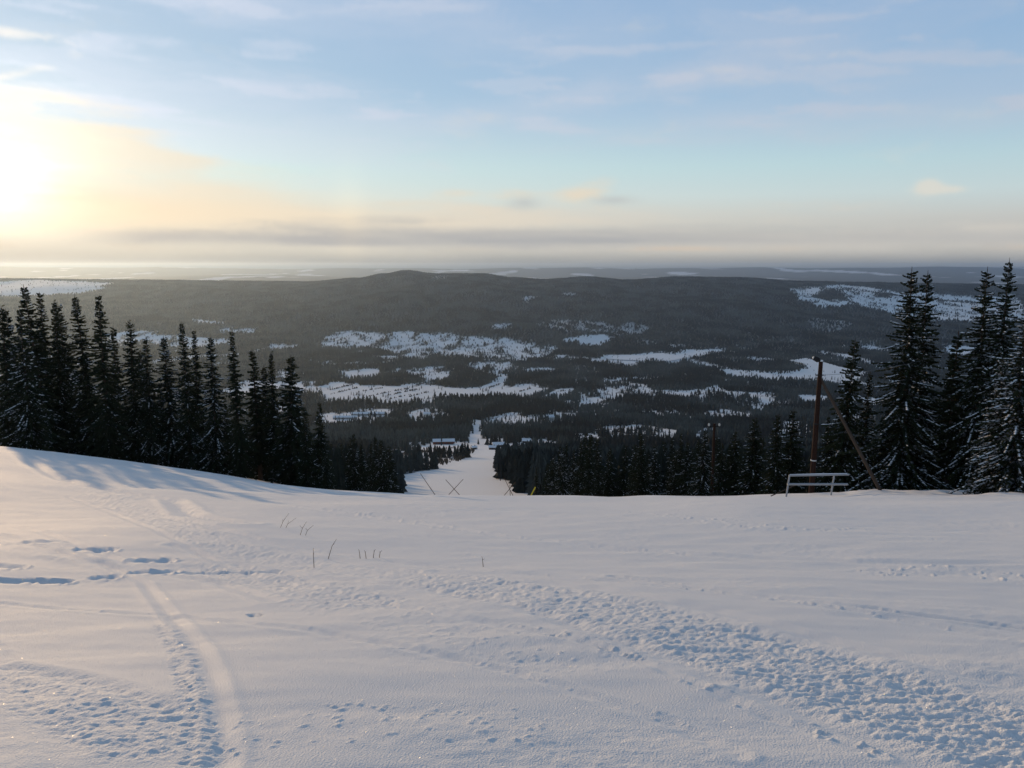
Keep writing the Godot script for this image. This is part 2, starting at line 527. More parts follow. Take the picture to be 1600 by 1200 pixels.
func base(called: String, at: Vector3, turn := 0.0) -> Node3D:
	var o := Node3D.new()
	o.name = numbered(called)
	add_child(o)
	o.position = at
	o.rotation.y = turn
	return o


# a tapered round bar through points, closed at both ends
func add_rod(v: PackedVector3Array, pts: Array, radii: Array, sides := 7) -> void:
	var rings := []
	for i in pts.size():
		var t: Vector3 = (pts[mini(i + 1, pts.size() - 1)] - pts[maxi(i - 1, 0)]).normalized()
		var s := t.cross(Vector3(0.31, 0.2, 0.93)).normalized()
		var w := s.cross(t)
		var ring := []
		for k in sides:
			var a := TAU * k / sides
			ring.append(pts[i] + (s * cos(a) + w * sin(a)) * radii[i])
		rings.append(ring)
	for i in pts.size() - 1:
		for k in sides:
			var k2 := (k + 1) % sides
			v.append_array([rings[i][k], rings[i + 1][k], rings[i + 1][k2], rings[i][k], rings[i + 1][k2], rings[i][k2]])
	for k in range(1, sides - 1):
		v.append_array([rings[0][0], rings[0][k], rings[0][k + 1]])
		v.append_array([rings[-1][0], rings[-1][k + 1], rings[-1][k]])


func rod(pts: Array, radii: Array, sides := 7) -> ArrayMesh:
	var v := PackedVector3Array()
	add_rod(v, pts, radii, sides)
	return mesh_of(v)


func block(size: Vector3, at: Vector3) -> ArrayMesh:
	var st := SurfaceTool.new()
	var b := BoxMesh.new()
	b.size = size
	st.append_from(b, 0, Transform3D(Basis(), at))
	return st.commit()


# ---------------------------------------------------------------- near snow, modelled in relief
# worn lines and bands in the snow: [kind, half width, strength, points x, d ...]
const BAND := 0
const GROOVE := 1
const CRUMBS := 2
const DENT := 3
const TRACKS := [
	[0, 0.6, 0.9, -11.99, 22.9, -9.53, 19.68, -7.03, 16.09, -4.95, 12.96, -3.59, 11.62],
	[0, 0.6, 0.75, -4.95, 12.96, -2.48, 10.87, -0.30, 9.1],
	[0, 0.78, 1.15, -0.8, 9.4, 0.39, 7.97, 0.93, 7.08, 1.48, 6.17, 1.91, 5.46, 2.26, 4.83, 2.6, 4.2, 3.0, 3.5],
	[2, 0.8, 0.7, -4.2, 10.75, -2.94, 9.47, -1.86, 8.08, -1.23, 7.46, -0.67, 6.8, -0.21, 6.35, 0.35, 5.8],
	[0, 0.55, 0.95, -3.9, 10.6, -2.6, 9.2, -1.5, 7.9],
	[1, 0.085, 0.8, -8.43, 12.99, -6.08, 11.15, -4.40, 9.36, -3.51, 7.84, -2.87, 6.74, -2.34, 5.82, -1.96, 5.04, -1.65, 4.34, -1.44, 3.8, -1.3, 3.2],
	[0, 0.12, 0.95, -3.1, 6.9, -2.5, 5.85, -2.1, 5.0, -1.77, 4.3, -1.56, 3.8, -1.45, 3.2],
	[2, 0.12, 1.3, 0.31, 6.26, 0.77, 5.78, 1.08, 5.19, 1.29, 4.82, 1.49, 4.42, 1.7, 4.13, 1.83, 3.87],
	[1, 0.07, 0.6, 0.31, 6.22, 0.77, 5.74, 1.08, 5.15, 1.29, 4.78, 1.49, 4.38, 1.7, 4.09, 1.83, 3.83],
	[2, 0.14, 0.8, 1.25, 9.59, 1.9, 8.92, 2.57, 8.23, 3.15, 7.67, 3.72, 7.29, 4.52, 6.85],
	[1, 0.16, 0.7, -14.44, 22.45, -9.10, 18.78, -4.04, 13.08, -0.80, 9.80, 1.23, 7.51, 2.37, 5.71, 2.88, 4.28],
	[1, 0.14, 0.8, -11.68, 18.10, -6.06, 14.96, -1.89, 11.59, 0.78, 9.59, 2.63, 7.99, 4.16, 6.28],
	[2, 0.12, 0.9, -11.68, 18.10, -6.06, 14.96, -1.89, 11.59, 0.78, 9.59, 2.63, 7.99, 4.16, 6.28],
	[1, 0.08, 0.6, -5.18, 7.89, -3.34, 7.39, -1.60, 6.44, 0.00, 5.21, 0.90, 4.27, 1.14, 3.83],
	[2, 0.12, 0.6, -5.18, 7.89, -3.34, 7.39, -1.60, 6.44, 0.00, 5.21, 0.90, 4.27, 1.14, 3.83],
	[1, 0.26, 1.6, -20.63, 36.83, -10.60, 29.26, -3.89, 24.12, 1.61, 19.96, 7.24, 17.89, 10.52, 16.23],
	[1, 0.35, 3.0, -22.61, 36.96, -17.6, 30.08, -14.61, 26.37, -12.42, 24.5, -9.75, 22.82, -7.2, 17.8, -5.38, 15.82],
	[1, 0.10, 1.3, 1.25, 9.59, 1.9, 8.92, 2.57, 8.23, 3.15, 7.67, 3.72, 7.29, 4.52, 6.85, 5.6, 6.4],
	[1, 0.24, 1.3, -10.34, 27.33, -7.18, 23.44, -3.87, 19.97, -2.04, 18.01, 0.0, 15.01, 1.74, 13.39, 3.01, 12.33, 5.0, 11.4, 9.0, 10.6],
	[1, 0.14, 1.0, -5.3, 12.3, -3.4, 10.6, -1.1, 8.9, 0.1, 7.4, 0.75, 6.2, 1.25, 5.3, 1.7, 4.5, 2.1, 3.6],
	[1, 0.14, 1.0, -1.0, 10.4, 0.9, 8.6, 1.9, 7.2, 2.6, 6.0, 3.1, 5.2, 3.7, 4.4],
	[1, 0.16, 1.2, -12.5, 17.0, -8.4, 12.8, -6.2, 10.9, -4.9, 10.1],
	[2, 0.25, 2.0, -22.61, 36.96, -17.6, 30.08, -14.61, 26.37, -12.42, 24.5, -9.75, 22.82],
	[2, 0.2, 2.4, -9.75, 22.82, -7.2, 17.8, -5.38, 15.82],
	[2, 0.3, 1.2, -10.34, 27.33, -7.18, 23.44, -3.87, 19.97, -2.04, 18.01, 0.0, 15.01, 1.74, 13.39, 3.01, 12.33],
	[1, 0.12, 0.9, -9.86, 15.24, -8.18, 13.63, -6.37, 11.68, -4.7, 10.1, -3.54, 9.43, -2.45, 8.06],
	[2, 0.5, 3.2, -4.98, 21.65, -3.86, 20.76, -2.4, 18.58, -1.39, 17.15],
	[2, 0.5, 2.4, 4.9, 10.5, 5.85, 10.54, 6.3, 10.1, 6.7, 9.5],
	[0, 0.42, 0.75, -3.69, 5.28, -3.06, 4.95, -2.65, 4.65, -2.14, 4.23, -1.9, 3.98],
	[1, 0.12, 0.9, -3.6, 5.5, -3.0, 5.2, -2.5, 4.85, -2.0, 4.45],
	[2, 0.45, 0.8, -1.27, 4.06, -1.0, 4.25, -0.63, 4.16, -0.14, 4.16],
	[2, 0.8, 1.8, 3.54, 21.94, 4.43, 18.26, 5.11, 15.77, 7.16, 16.07],
	[1, 0.10, 0.7, -12.0, 21.5, -9.2, 18.2, -6.6, 14.4, -4.4, 11.4, -2.9, 9.6, -1.5, 8.0, -0.4, 6.9, 0.6, 6.0, 1.3, 5.0],
	[1, 0.12, 0.5, -16.0, 27.0, -9.0, 21.0, -3.0, 15.5, 3.0, 11.5, 8.0, 9.2],
	[1, 0.12, 0.6, -9.0, 11.0, -6.5, 8.6, -4.6, 6.6, -3.2, 5.0, -2.4, 4.0, -1.9, 3.2],
	[3, 0.22, 1.0, -6.3, 9.05, -5.61, 9.09], [3, 0.2, 0.9, -5.5, 9.12, -5.30, 9.13], [3, 0.16, 0.8, -5.02, 9.55, -4.9, 9.62], [3, 0.18, 0.8, -4.75, 10.0, -4.45, 10.15],
	[3, 0.2, 0.9, -5.15, 10.85, -4.85, 10.95], [3, 0.2, 0.8, -6.2, 11.45, -5.95, 11.55], [3, 0.2, 0.7, -7.3, 12.0, -7.05, 12.1], [3, 0.2, 0.9, -6.55, 9.9, -6.25, 9.85], [3, 0.14, 0.6, -4.2, 10.1, -3.2, 10.5],
	[3, 0.07, 0.7, -2.45, 7.32, -2.38, 7.22], [3, 0.6, 1.0, -13.8, 30.0, -13.0, 28.0],
]


var snow_rows := PackedFloat64Array()
var snow_pos := PackedVector3Array()
var snow_cols := 0

# the modelled snow surface at a place
func snow_at(x: float, d: float) -> Vector3:
	var r := clampi(snow_rows.bsearch(d), 1, snow_rows.size() - 1)
	var o := r * snow_cols
	var half := -snow_pos[o].x
	var c := clampi(int(round((x / half + 1.0) * 0.5 * (snow_cols - 1))), 0, snow_cols - 1)
	return snow_pos[o + c]


func build_near_snow() -> void:
	var seg := []
	for id in TRACKS.size():
		var t: Array = TRACKS[id]
		var w: float = t[1]
		for k in (t.size() - 3) / 2 - 1:
			var a := Vector2(t[3 + 2 * k], t[4 + 2 * k])
			var b := Vector2(t[5 + 2 * k], t[6 + 2 * k])
			var m := w * (1.0 if t[0] != GROOVE else 2.2)
			seg.append([t[0], w, t[2], a, b, minf(a.x, b.x) - m, maxf(a.x, b.x) + m, minf(a.y, b.y) - m, maxf(a.y, b.y) + m, m, id])
	var rows := PackedFloat64Array()
	var d := -9.0
	while d < 1.6:
		rows.append(d)
		d += 0.5 if d < 0.0 else 0.1
	while d < 92.0:
		rows.append(d)
		d += clampf(d * d * 0.0008, 0.005, 0.34)
	const COLS := 960
	var nr := rows.size()
	var pos := PackedVector3Array()
	pos.resize(nr * COLS)
	for r in nr:
		d = rows[r]
		var half := 3.4 + 0.74 * maxf(d, 0.0) if d < 60.0 else 3.4 + 0.74 * 60.0 + (d - 60.0) * 1.2
		var live := []
		for s in seg:
			if d > s[7] and d < s[8]:
				live.append(s)
		for c in COLS:
			var t := c / (COLS - 1.0) * 2.0 - 1.0
			var x := t * half
			var y := EYE - depth(x, d)
			# drifts and wind ripple
			y += 0.13 * noise_b.get_noise_2d(x * 0.11, d * 0.09) + 0.026 * noise_a.get_noise_2d(x * 0.4 + 9.0 + d * 0.15, d * 0.9)
			if d < 40.0 and d > 1.0:
				var patch := noise_b.get_noise_2d(x * 0.35 + 40.0, d * 0.28 - 7.0)
				patch = clampf(patch * 1.6 - 0.15, 0.0, 1.0)
				var crumb_mask := patch * 0.3
				if patch > 0.0:
					y += patch * 0.006 * noise_a.get_noise_2d(x * 6.0 + 2.0 * d, d * 9.0)
				var ripple := 0.06
				var at := 0
				while at < live.size():
					# the nearest stretch of one track
					var s: Array = live[at]
					var best := 1e9
					var id: int = s[10]
					while at < live.size() and live[at][10] == id:
						var g: Array = live[at]
						at += 1
						if x > g[5] and x < g[6]:
							var a: Vector2 = g[3]
							var ab: Vector2 = g[4] - a
							var q := Vector2(x, d) - a
							best = minf(best, (q - ab * clampf(q.dot(ab) / ab.length_squared(), 0.0, 1.0)).length())
					if best < s[9]:
						var w: float = s[1]
						var k := 1.0 - best / w
						match s[0]:
							BAND:
								ripple = maxf(ripple, s[2] * smoothstep(0.0, 0.45, k))
							GROOVE:
								var g := best / w
								y += s[2] * (-0.018 * exp(-g * g * 3.0) + 0.010 * exp(-(g - 1.25) * (g - 1.25) * 6.0))
							CRUMBS:
								crumb_mask = maxf(crumb_mask, s[2] * smoothstep(0.0, 0.5, k))
							DENT:
								y -= s[2] * 0.05 * smoothstep(0.0, 0.75, k + 0.35 * noise_b.get_noise_2d(x * 3.0, d * 3.0)) - s[2] * 0.02 * exp(-pow(k * 5.0 - 0.2, 2.0))
				if ripple > 0.08:
					var n := noise_a.get_noise_2d(x * 4.2 + 2.0 * d, d * 7.5)
					y += ripple * (0.014 * n - 0.014 * absf(noise_a.get_noise_2d(x * 6.5 + 2.0 * d, d * 10.5 + 50.0)) + 0.006 * noise_b.get_noise_2d(x * 17.0, d * 24.0) + 0.010 * maxf(0.0, noise_b.get_noise_2d(x * 2.2 + 3.0 * d, d * 4.0)))
				if crumb_mask > 0.03:
					var f := minf(15.0, 2.4 / clampf(d * d * 0.0008, 0.005, 0.34))
					var cell := noise_cell.get_noise_2d(x * f, d * f) + 1.0 + 0.22 * noise_a.get_noise_2d(x * f * 1.7, d * f * 1.7)
					var pick := noise_b.get_noise_2d(x * f * 0.37 + 200.0, d * f * 0.37) + 0.5 * noise_b.get_noise_2d(x * 0.9, d * 0.9 + 30.0)
					if cell < 0.40 and pick > 0.12:
						y += minf(crumb_mask, 1.6) * (0.40 - cell) * 0.036 * minf(1.0, (pick - 0.12) * 3.0)
					y += minf(crumb_mask, 1.5) * 0.006 * noise_a.get_noise_2d(x * 4.0, d * 4.0)
			pos[r * COLS + c] = Vector3(x, y, -d)
	var nrm := PackedVector3Array()
	nrm.resize(nr * COLS)
	for r in nr:
		var r0 := maxi(r - 1, 0) * COLS
		var r1 := mini(r + 1, nr - 1) * COLS
		for c in COLS:
			var c0 := maxi(c - 1, 0)
			var c1 := mini(c + 1, COLS - 1)
			nrm[r * COLS + c] = (pos[r * COLS + c1] - pos[r * COLS + c0]).cross(pos[r1 + c] - pos[r0 + c]).normalized()
	var idx := PackedInt32Array()
	idx.resize((nr - 1) * (COLS - 1) * 6)
	var k := 0
	for r in nr - 1:
		var o := r * COLS
		for c in COLS - 1:
			var i := o + c
			idx[k] = i
			idx[k + 1] = i + COLS
			idx[k + 2] = i + COLS + 1
			idx[k + 3] = i
			idx[k + 4] = i + COLS + 1
			idx[k + 5] = i + 1
			k += 6
	snow_rows = rows
	snow_pos = pos
	snow_cols = COLS
	var o := put("snow_slope", mesh_of(pos, idx, nrm), mats.snow)
	tag(o, "wind-packed snow slope with ski tracks and crusted bands in the foreground", "snow", "", "structure")


func build_valley_ground() -> void:
	const COLS := 520
	var rows := PackedFloat64Array()
	var d := 84.0
	while d < 24000.0:
		rows.append(d)
		d *= 1.0105 if d < 7000.0 else 1.025
	var nr := rows.size()
	var pos := PackedVector3Array()
	var col := PackedColorArray()
	var nrm := PackedVector3Array()
	pos.resize(nr * COLS)
	col.resize(nr * COLS)
	nrm.resize(nr * COLS)
	for r in nr:
		d = rows[r]
		var half := 25.0 + 0.80 * d
		for c in COLS:
			var x := (c / (COLS - 1.0) * 2.0 - 1.0) * half
			var y := EYE - depth(x, d)
			if d < 110.0:
				y -= 0.35 * (1.0 - (d - 84.0) / 26.0)
			pos[r * COLS + c] = Vector3(x, y, -d)
			var w := wooded(x, d) if d < 7000.0 else 1.0
			if d >= 7000.0:
				var n := noise_a.get_noise_2d(x * 0.0006, d * 0.00022)
				w = 1.0 - 0.6 * smoothstep(0.2, 0.45, n)
			var snow := Color(0.81, 0.82, 0.835)
			if d < 300.0:
				w = 0.0
			col[r * COLS + c] = snow.lerp(Color(0.055, 0.06, 0.058), smoothstep(0.2, 0.9, w) * (0.8 if d < 1500.0 else 0.95))
	for r in nr:
		var r0 := maxi(r - 1, 0) * COLS
		var r1 := mini(r + 1, nr - 1) * COLS
		for c in COLS:
			nrm[r * COLS + c] = (pos[r * COLS + mini(c + 1, COLS - 1)] - pos[r * COLS + maxi(c - 1, 0)]).cross(pos[r1 + c] - pos[r0 + c]).normalized()
	var idx := PackedInt32Array()
	for r in nr - 1:
		for c in COLS - 1:
			var i := r * COLS + c
			idx.append_array(PackedInt32Array([i, i + COLS, i + COLS + 1, i, i + COLS + 1, i + 1]))
	var o := put("valley_ground", mesh_of(pos, idx, nrm, col), mats.snowy_land)
	tag(o, "snow-covered valley floor and hills reaching to the horizon", "ground", "", "structure")


# unseen snow hill added behind the viewer, lifting the haze top over the horizon
func build_added_hill() -> void:
	const COLS := 80
	const ROWS := 60
	var v := PackedVector3Array()
	var nrm := PackedVector3Array()
	for r in ROWS:
		var back := 8.5 + 620.0 * pow(r / (ROWS - 1.0), 1.5)
		for c in COLS:
			var x := (c / (COLS - 1.0) * 2.0 - 1.0) * (12.0 + 1.1 * back)
			var rise := 95.0 * (1.0 - exp(-0.2115 * back / 95.0))
			v.append(Vector3(x, rise - 0.12 + 1.2 * noise_b.get_noise_2d(x * 0.02, back * 0.02) * sst(10.0, 60.0, back) - 0.00012 * x * x, back))
	for r in ROWS:
		for c in COLS:
			nrm.append((v[r * COLS + mini(c + 1, COLS - 1)] - v[r * COLS + maxi(c - 1, 0)]).cross(v[maxi(r - 1, 0) * COLS + c] - v[mini(r + 1, ROWS - 1) * COLS + c]).normalized())
	var idx := PackedInt32Array()
	for r in ROWS - 1:
		for c in COLS - 1:
			var i := r * COLS + c
			idx.append_array(PackedInt32Array([i, i + 1, i + COLS + 1, i, i + COLS + 1, i + COLS]))
	var o := put("added_rear_hill", mesh_of(v, idx, nrm), mats.snow)
	tag(o, "unseen snow hill added behind the viewer to raise the haze", "snow", "", "structure")


func build_lakes() -> void:
	var n := 0
	for i in CLEARINGS.size():
		if not CLEARINGS[i].size() > 2:
			continue
		var p := clear_polys[i]
		var tri := Geometry2D.triangulate_polygon(p)
		var v := PackedVector3Array()
		var nr := PackedVector3Array()
		for m in tri.size() / 3:
			var a := p[tri[3 * m]]
			var b := p[tri[3 * m + 1]]
			var c := p[tri[3 * m + 2]]
			if (b - a).cross(c - a) > 0.0:
				var keep := tri[3 * m + 1]
				tri[3 * m + 1] = tri[3 * m + 2]
				tri[3 * m + 2] = keep
		for k in tri:
			v.append(Vector3(p[k].x, EYE - 327.0 + (4.2 if n == 1 else 1.2), -p[k].y))
			nr.append(Vector3.UP)
		var o := put("frozen_lake", mesh_of(v, PackedInt32Array(), nr), mats.snow)
		tag(o, ["narrow snow-covered lake arm far down in the valley centre", "frozen snow-covered lake curving round a wooded point on the right"][n], "lake", "", "structure")
		n += 1


# ---------------------------------------------------------------- far and middle forest
func far_tree_mesh(sd: int, tiers: int, sides: int) -> ArrayMesh:
	var rng := RandomNumberGenerator.new()
	rng.seed = sd
	var v := PackedVector3Array()
	var col := PackedColorArray()
	for t in tiers:
		var y0 := 0.06 + 0.86 * t / tiers
		var y1 := minf(1.0, y0 + 1.25 / tiers + 0.1)
		if t == tiers - 1:
			y1 = 1.0
		var r := 0.20 * pow(1.0 - y0, 0.8) + 0.02
		var tip := Vector3(rng.randf_range(-0.01, 0.01), y1, rng.randf_range(-0.01, 0.01))
		var ring := []
		for k in sides:
			var a := TAU * (k + rng.randf() * 0.6) / sides
			var rr := r * (1.0 if k % 2 == 0 else 0.55) * rng.randf_range(0.8, 1.2)
			ring.append(Vector3(cos(a) * rr, y0 + rng.randf_range(-0.03, 0.03), sin(a) * rr))
		var shade := rng.randf_range(0.8, 1.2)
		for k in sides:
			v.append_array([tip, ring[(k + 1) % sides], ring[k]])
			for q in 3:
				col.append(Color(shade, shade, shade))
	return mesh_of(v, PackedInt32Array(), PackedVector3Array(), col)


func scatter(called: String, mesh: Mesh, where: Array, tints: PackedColorArray, label: String, mat: Material) -> void:
	var mm := MultiMesh.new()
	mm.transform_format = MultiMesh.TRANSFORM_3D
	mm.use_colors = true
	mm.mesh = mesh
	mm.instance_count = where.size()
	for i in where.size():
		mm.set_instance_transform(i, where[i])
		mm.set_instance_color(i, tints[i])
	var o := MultiMeshInstance3D.new()
	o.name = numbered(called)
	o.multimesh = mm
	o.material_override = mat
	add_child(o)
	tag(o, label, "forest", "", "stuff")


func build_forests() -> void:
	var rng := RandomNumberGenerator.new()
	rng.seed = 77
	# [first distance, last distance, spacing, shortest, tallest, widest scale, name, label]
	var zones := [
		[190.0, 620.0, 4.6, 8.0, 13.0, 1.0, "hillside_forest", "dark spruce forest below the crest on both sides of the ski run"],
		[620.0, 1500.0, 6.5, 8.0, 14.0, 1.15, "valley_forest", "dark spruce woods around the clearings at the foot of the slope"],
		[1500.0, 3300.0, 9.5, 9.0, 14.0, 1.4, "lowland_forest", "dark woods between the snowy fields and lakes of the valley floor"],
		[3300.0, 6900.0, 15.0, 10.0, 15.0, 2.2, "hill_forest", "hazy dark forest covering the long hills across the valley"],
	]
	for z in zones:
		var places := [[], [], []]
		var tints := [PackedColorArray(), PackedColorArray(), PackedColorArray()]
		var d: float = z[0]
		var sp: float = z[2]
		while d < z[1]:
			var half := 12.0 + 0.73 * d
			var n := int(2.0 * half / sp)
			for i in n:
				var x := -half + (i + rng.randf()) * sp
				var dd := d + rng.randf() * sp
				var w := wooded(x + rng.randfn(0.0, 0.0022 * d), dd + rng.randfn(0.0, 0.007 * d))
				var keep := rng.randf()
				if keep > w:
					continue
				var h := lerpf(z[3], z[4], rng.randf()) * (0.9 + 0.25 * noise_b.get_noise_2d(x * 0.01 + 90.0, dd * 0.006))
				if w < 0.6:
					h *= rng.randf_range(0.5, 0.95)
				var wide: float = h * z[5] * rng.randf_range(0.75, 1.2) * (0.6 if w < 0.6 else 1.0)
				var b := Basis(Vector3.UP, rng.randf() * TAU).scaled(Vector3(wide, h, wide))
				var k := rng.randi() % 3
				places[k].append(Transform3D(b, spot(x, dd) - Vector3(0, 0.3, 0)))
				var g := rng.randf_range(0.75, 1.25)
				var warm := rng.randf()
				var stand := noise_a.get_noise_2d(x * 0.005 + 7.0, dd * 0.003)
				g *= lerpf(0.6, 1.9, smoothstep(-0.35, 0.4, stand))
				warm += 1.5 * smoothstep(0.05, 0.35, stand)
				tints[k].append(Color(0.028 * g + 0.008 * warm, 0.035 * g + 0.007 * warm, 0.034 * g + 0.006 * warm))
			d += sp
		var fine: bool = z[0] < 500.0
		for k in 3:
			scatter(z[6], far_tree_mesh(30 + k, (9 if fine else 3), (12 if fine else 8)), places[k], tints[k], z[7], mats.far_needles)
	# rows of bushes along the field edges
	var hp := []
	var ht := PackedColorArray()
	for hdg in HEDGES:
		var a := Vector2(hdg[0], hdg[1])
		var b := Vector2(hdg[2], hdg[3])
		for i in int(a.distance_to(b) / 4.0):
			if rng.randf() < 0.25:
				continue
			var q := a.lerp(b, rng.randf()) + Vector2(rng.randfn(0, 1.5), rng.randfn(0, 2.0))
			var h := rng.randf_range(2.0, 5.0)
			hp.append(Transform3D(Basis(Vector3.UP, rng.randf() * TAU).scaled(Vector3(h * 2.2, h, h * 2.2)), spot(q.x, q.y)))
			ht.append(Color(0.07, 0.06, 0.05))
	scatter("field_bushes", far_tree_mesh(60, 2, 8), hp, ht, "rows of low bushes along the edges of the snowy fields", mats.far_needles)

	# leafless scrub on the left of the run's foot
	var bp := []
	var bt := PackedColorArray()
	for i in 900:
		var q := Vector2(rng.randf_range(-115.0, -34.0), rng.randf_range(395.0, 830.0))
		if noise_b.get_noise_2d(q.x * 0.05, q.y * 0.015) < -0.15:
			continue
		var h := rng.randf_range(1.5, 4.5)
		bp.append(Transform3D(Basis(Vector3.UP, rng.randf() * TAU).scaled(Vector3(h * 0.9, h, h * 0.9)), spot(q.x, q.y)))
		bt.append(Color(0.075, 0.062, 0.05) * rng.randf_range(0.7, 1.3))
	scatter("scrub", scrub_mesh(71), bp, bt, "leafless scrub on snow left of the foot of the run", mats.far_needles)


# a bush of thin upright stems
func scrub_mesh(sd: int) -> ArrayMesh:
	var rng := RandomNumberGenerator.new()
	rng.seed = sd
	var v := PackedVector3Array()
	var col := PackedColorArray()
	for i in 40:
		var a := rng.randf() * TAU
		var foot := Vector3(cos(a), 0, sin(a)) * rng.randf() * 0.15
		var tip := Vector3(cos(a), 0, sin(a)) * rng.randf_range(0.1, 0.5) + Vector3(0, rng.randf_range(0.4, 1.0), 0)
		var s := Vector3(-sin(a), 0, cos(a)) * 0.03
		var mid := foot.lerp(tip, 0.6)
		v.append_array([foot, mid + s, tip, foot, tip, mid - s])
		for k in 6:
			col.append(Color(1, 1, 1))
	return mesh_of(v, PackedInt32Array(), PackedVector3Array(), col)


# ---------------------------------------------------------------- spruces one can tell apart
# builds one spruce as a thing: trunk, crown of drooping twigs, snow lying on the boughs
func make_spruce(sd: int, height: float, reach: float, snow: float, bare := 0.0) -> Array:
	var rng := RandomNumberGenerator.new()
	rng.seed = sd
	var trunk := PackedVector3Array()
	var lean := Vector3(rng.randfn(0, 0.10), 0, rng.randfn(0, 0.10))
	var pts := []
	var rad := []
	for i in 7:
		var t := i / 6.0
		pts.append(Vector3(0, height * t - 0.4 * (1.0 - t), 0) + lean * t * t)
		rad.append(lerpf(0.016 * height, 0.012, pow(t, 0.8)))
	add_rod(trunk, pts, rad, 8)
	var v := PackedVector3Array()
	var col := PackedColorArray()
	var sv := PackedVector3Array()
	var y := height * (0.05 + bare)
	while y < height - 0.25:
		var t := y / height
		var crown := (0.05 + 0.95 * pow(1.0 - t, 0.95)) * (0.72 + 0.28 * minf(1.0, (t - bare) * 6.0))
		var count := int(lerpf(9.0, 5.0, t)) + rng.randi() % 2
		var turn := rng.randf() * TAU
		var tier := rng.randf_range(0.72, 1.18)
		for b in count:
			if rng.randf() < 0.09:
				continue
			var a := turn + TAU * b / count + rng.randfn(0, 0.25)
			var out := Vector3(cos(a), 0, sin(a))
			var side := Vector3(-out.z, 0, out.x)
			var length := maxf(0.10, reach * crown * tier * rng.randf_range(0.5, 1.25)) + 0.05
			var rise := lerpf(-0.42, 0.30, pow(t, 1.8)) + rng.randfn(0, 0.14)
			var sag := lerpf(0.34, 0.10, t)
			var start := Vector3(0, y + rng.randfn(0, 0.11), 0) + lean * t * t
			var n := maxi(3, int(length / 0.068))
			var shade := rng.randf_range(0.75, 1.25)
			var brown := rng.randf() * 0.5
			var tone := Color(0.026 * shade + 0.020 * brown * shade, 0.036 * shade + 0.010 * brown * shade, 0.022 * shade)
			var frost := Color(0.22, 0.23, 0.25) * rng.randf_range(0.6, 1.2)
			var patch := noise_b.get_noise_3d(a * 1.4 + sd, y * 0.9, sd * 3.7)
			for i in n:
				var s := (i + 0.6) / n
				var p := start + out * length * s + Vector3(0, length * (rise * s - sag * s * s + 0.16 * s * s * s), 0)
				for w in 2:
					var sgn := 1.0 if w == 0 else -1.0
					var dir := (out * rng.randf_range(0.35, 0.9) + side * sgn * rng.randf_range(0.5, 1.0) * (1.15 - s) + Vector3(0, rng.randf_range(-0.85, -0.1) * lerpf(1.0, 0.3, t), 0)).normalized()
					var l := rng.randf_range(0.16, 0.34) * lerpf(1.1, 0.6, s) * lerpf(1.15, 0.50, t)
					add_sprig(v, col, p, dir, l, 0.045 + 0.03 * rng.randf(), tone if rng.randf() > snow * 0.22 else frost)
				if i > n / 3 and snow > 0.0 and patch + rng.randfn(0, 0.12) > (0.74 if snow < 0.4 else 0.64) - snow * 0.85 and rng.randf() < 0.5:
					add_lump(sv, p + Vector3(0, 0.03, 0), out, side, length * rng.randf_range(0.7, 1.5) / n + 0.05, rng.randf_range(0.035, 0.08) * (0.7 + 0.6 * snow), rng.randf_range(0.02, 0.045))
			add_sprig(v, col, start + out * length * 0.92 + Vector3(0, length * (rise * 0.92 - sag * 0.85 + 0.12), 0), (out + Vector3(0, 0.15, 0)).normalized(), lerpf(0.22, 0.07, t), lerpf(0.045, 0.025, t), tone)
		y += lerpf(0.21, 0.14, t) * rng.randf_range(0.75, 1.3)
	add_sprig(v, col, Vector3(0, height - 0.35, 0) + lean, Vector3.UP, 0.42, 0.022, Color(0.03, 0.04, 0.025))
	var out_meshes := [mesh_of(trunk), mesh_of(v, PackedInt32Array(), PackedVector3Array(), col), null]
	if sv.size():
		out_meshes[2] = mesh_of(sv)
	return out_meshes


# two crossed leaf-shaped faces
func add_sprig(v: PackedVector3Array, col: PackedColorArray, p: Vector3, dir: Vector3, l: float, w: float, tone: Color) -> void:
	var s := dir.cross(Vector3(0.13, 1.0, 0.21)).normalized() * w
	var u := s.cross(dir)
	var m := p + dir * l * 0.4
	var e := p + dir * l
	v.append_array([p, m + s, e, p, e, m - s, p, m + u, e, p, e, m - u])
	for i in 12:
		col.append(tone)


# a small cushion of snow, longer along the bough
func add_lump(v: PackedVector3Array, p: Vector3, out: Vector3, side: Vector3, l: float, w: float, h: float) -> void:
	var a := p + out * l - Vector3(0, h * 0.6, 0)
	var b := p - out * l
	var c := p + side * w - Vector3(0, h * 0.3, 0)
	var d := p - side * w - Vector3(0, h * 0.3, 0)
	var t := p + Vector3(0, h, 0)
	v.append_array([t, a, c, t, c, b, t, b, d, t, d, a, a, b, c, a, d, b])


var spruce_kinds := []

func place_spruce(kind: int, x: float, d: float, height: float, turn: float, label: String, group: String, wide := 1.0) -> Node3D:
	var k: Array = spruce_kinds[kind]
	var o := base("spruce_tree", spot(x, d), turn)
	var s := height / float(k[1])
	var vary := RandomNumberGenerator.new()
	vary.seed = int(absf(x) * 131.0 + d * 977.0)
	wide *= vary.randf_range(0.82, 1.22)
	o.rotation = Vector3(vary.randfn(0.0, 0.018), turn, vary.randfn(0.0, 0.018))
	o.scale = Vector3(s * wide, s, s * wide)
	tag(o, label, "spruce tree", group)
	put("trunk", k[0][0], mats.bark, o)
	put("crown", k[0][1], mats.needles, o)
	if k[0][2]:
		put("bough_snow", k[0][2], mats.branch_snow, o).set_meta("kind", "stuff")
	return o


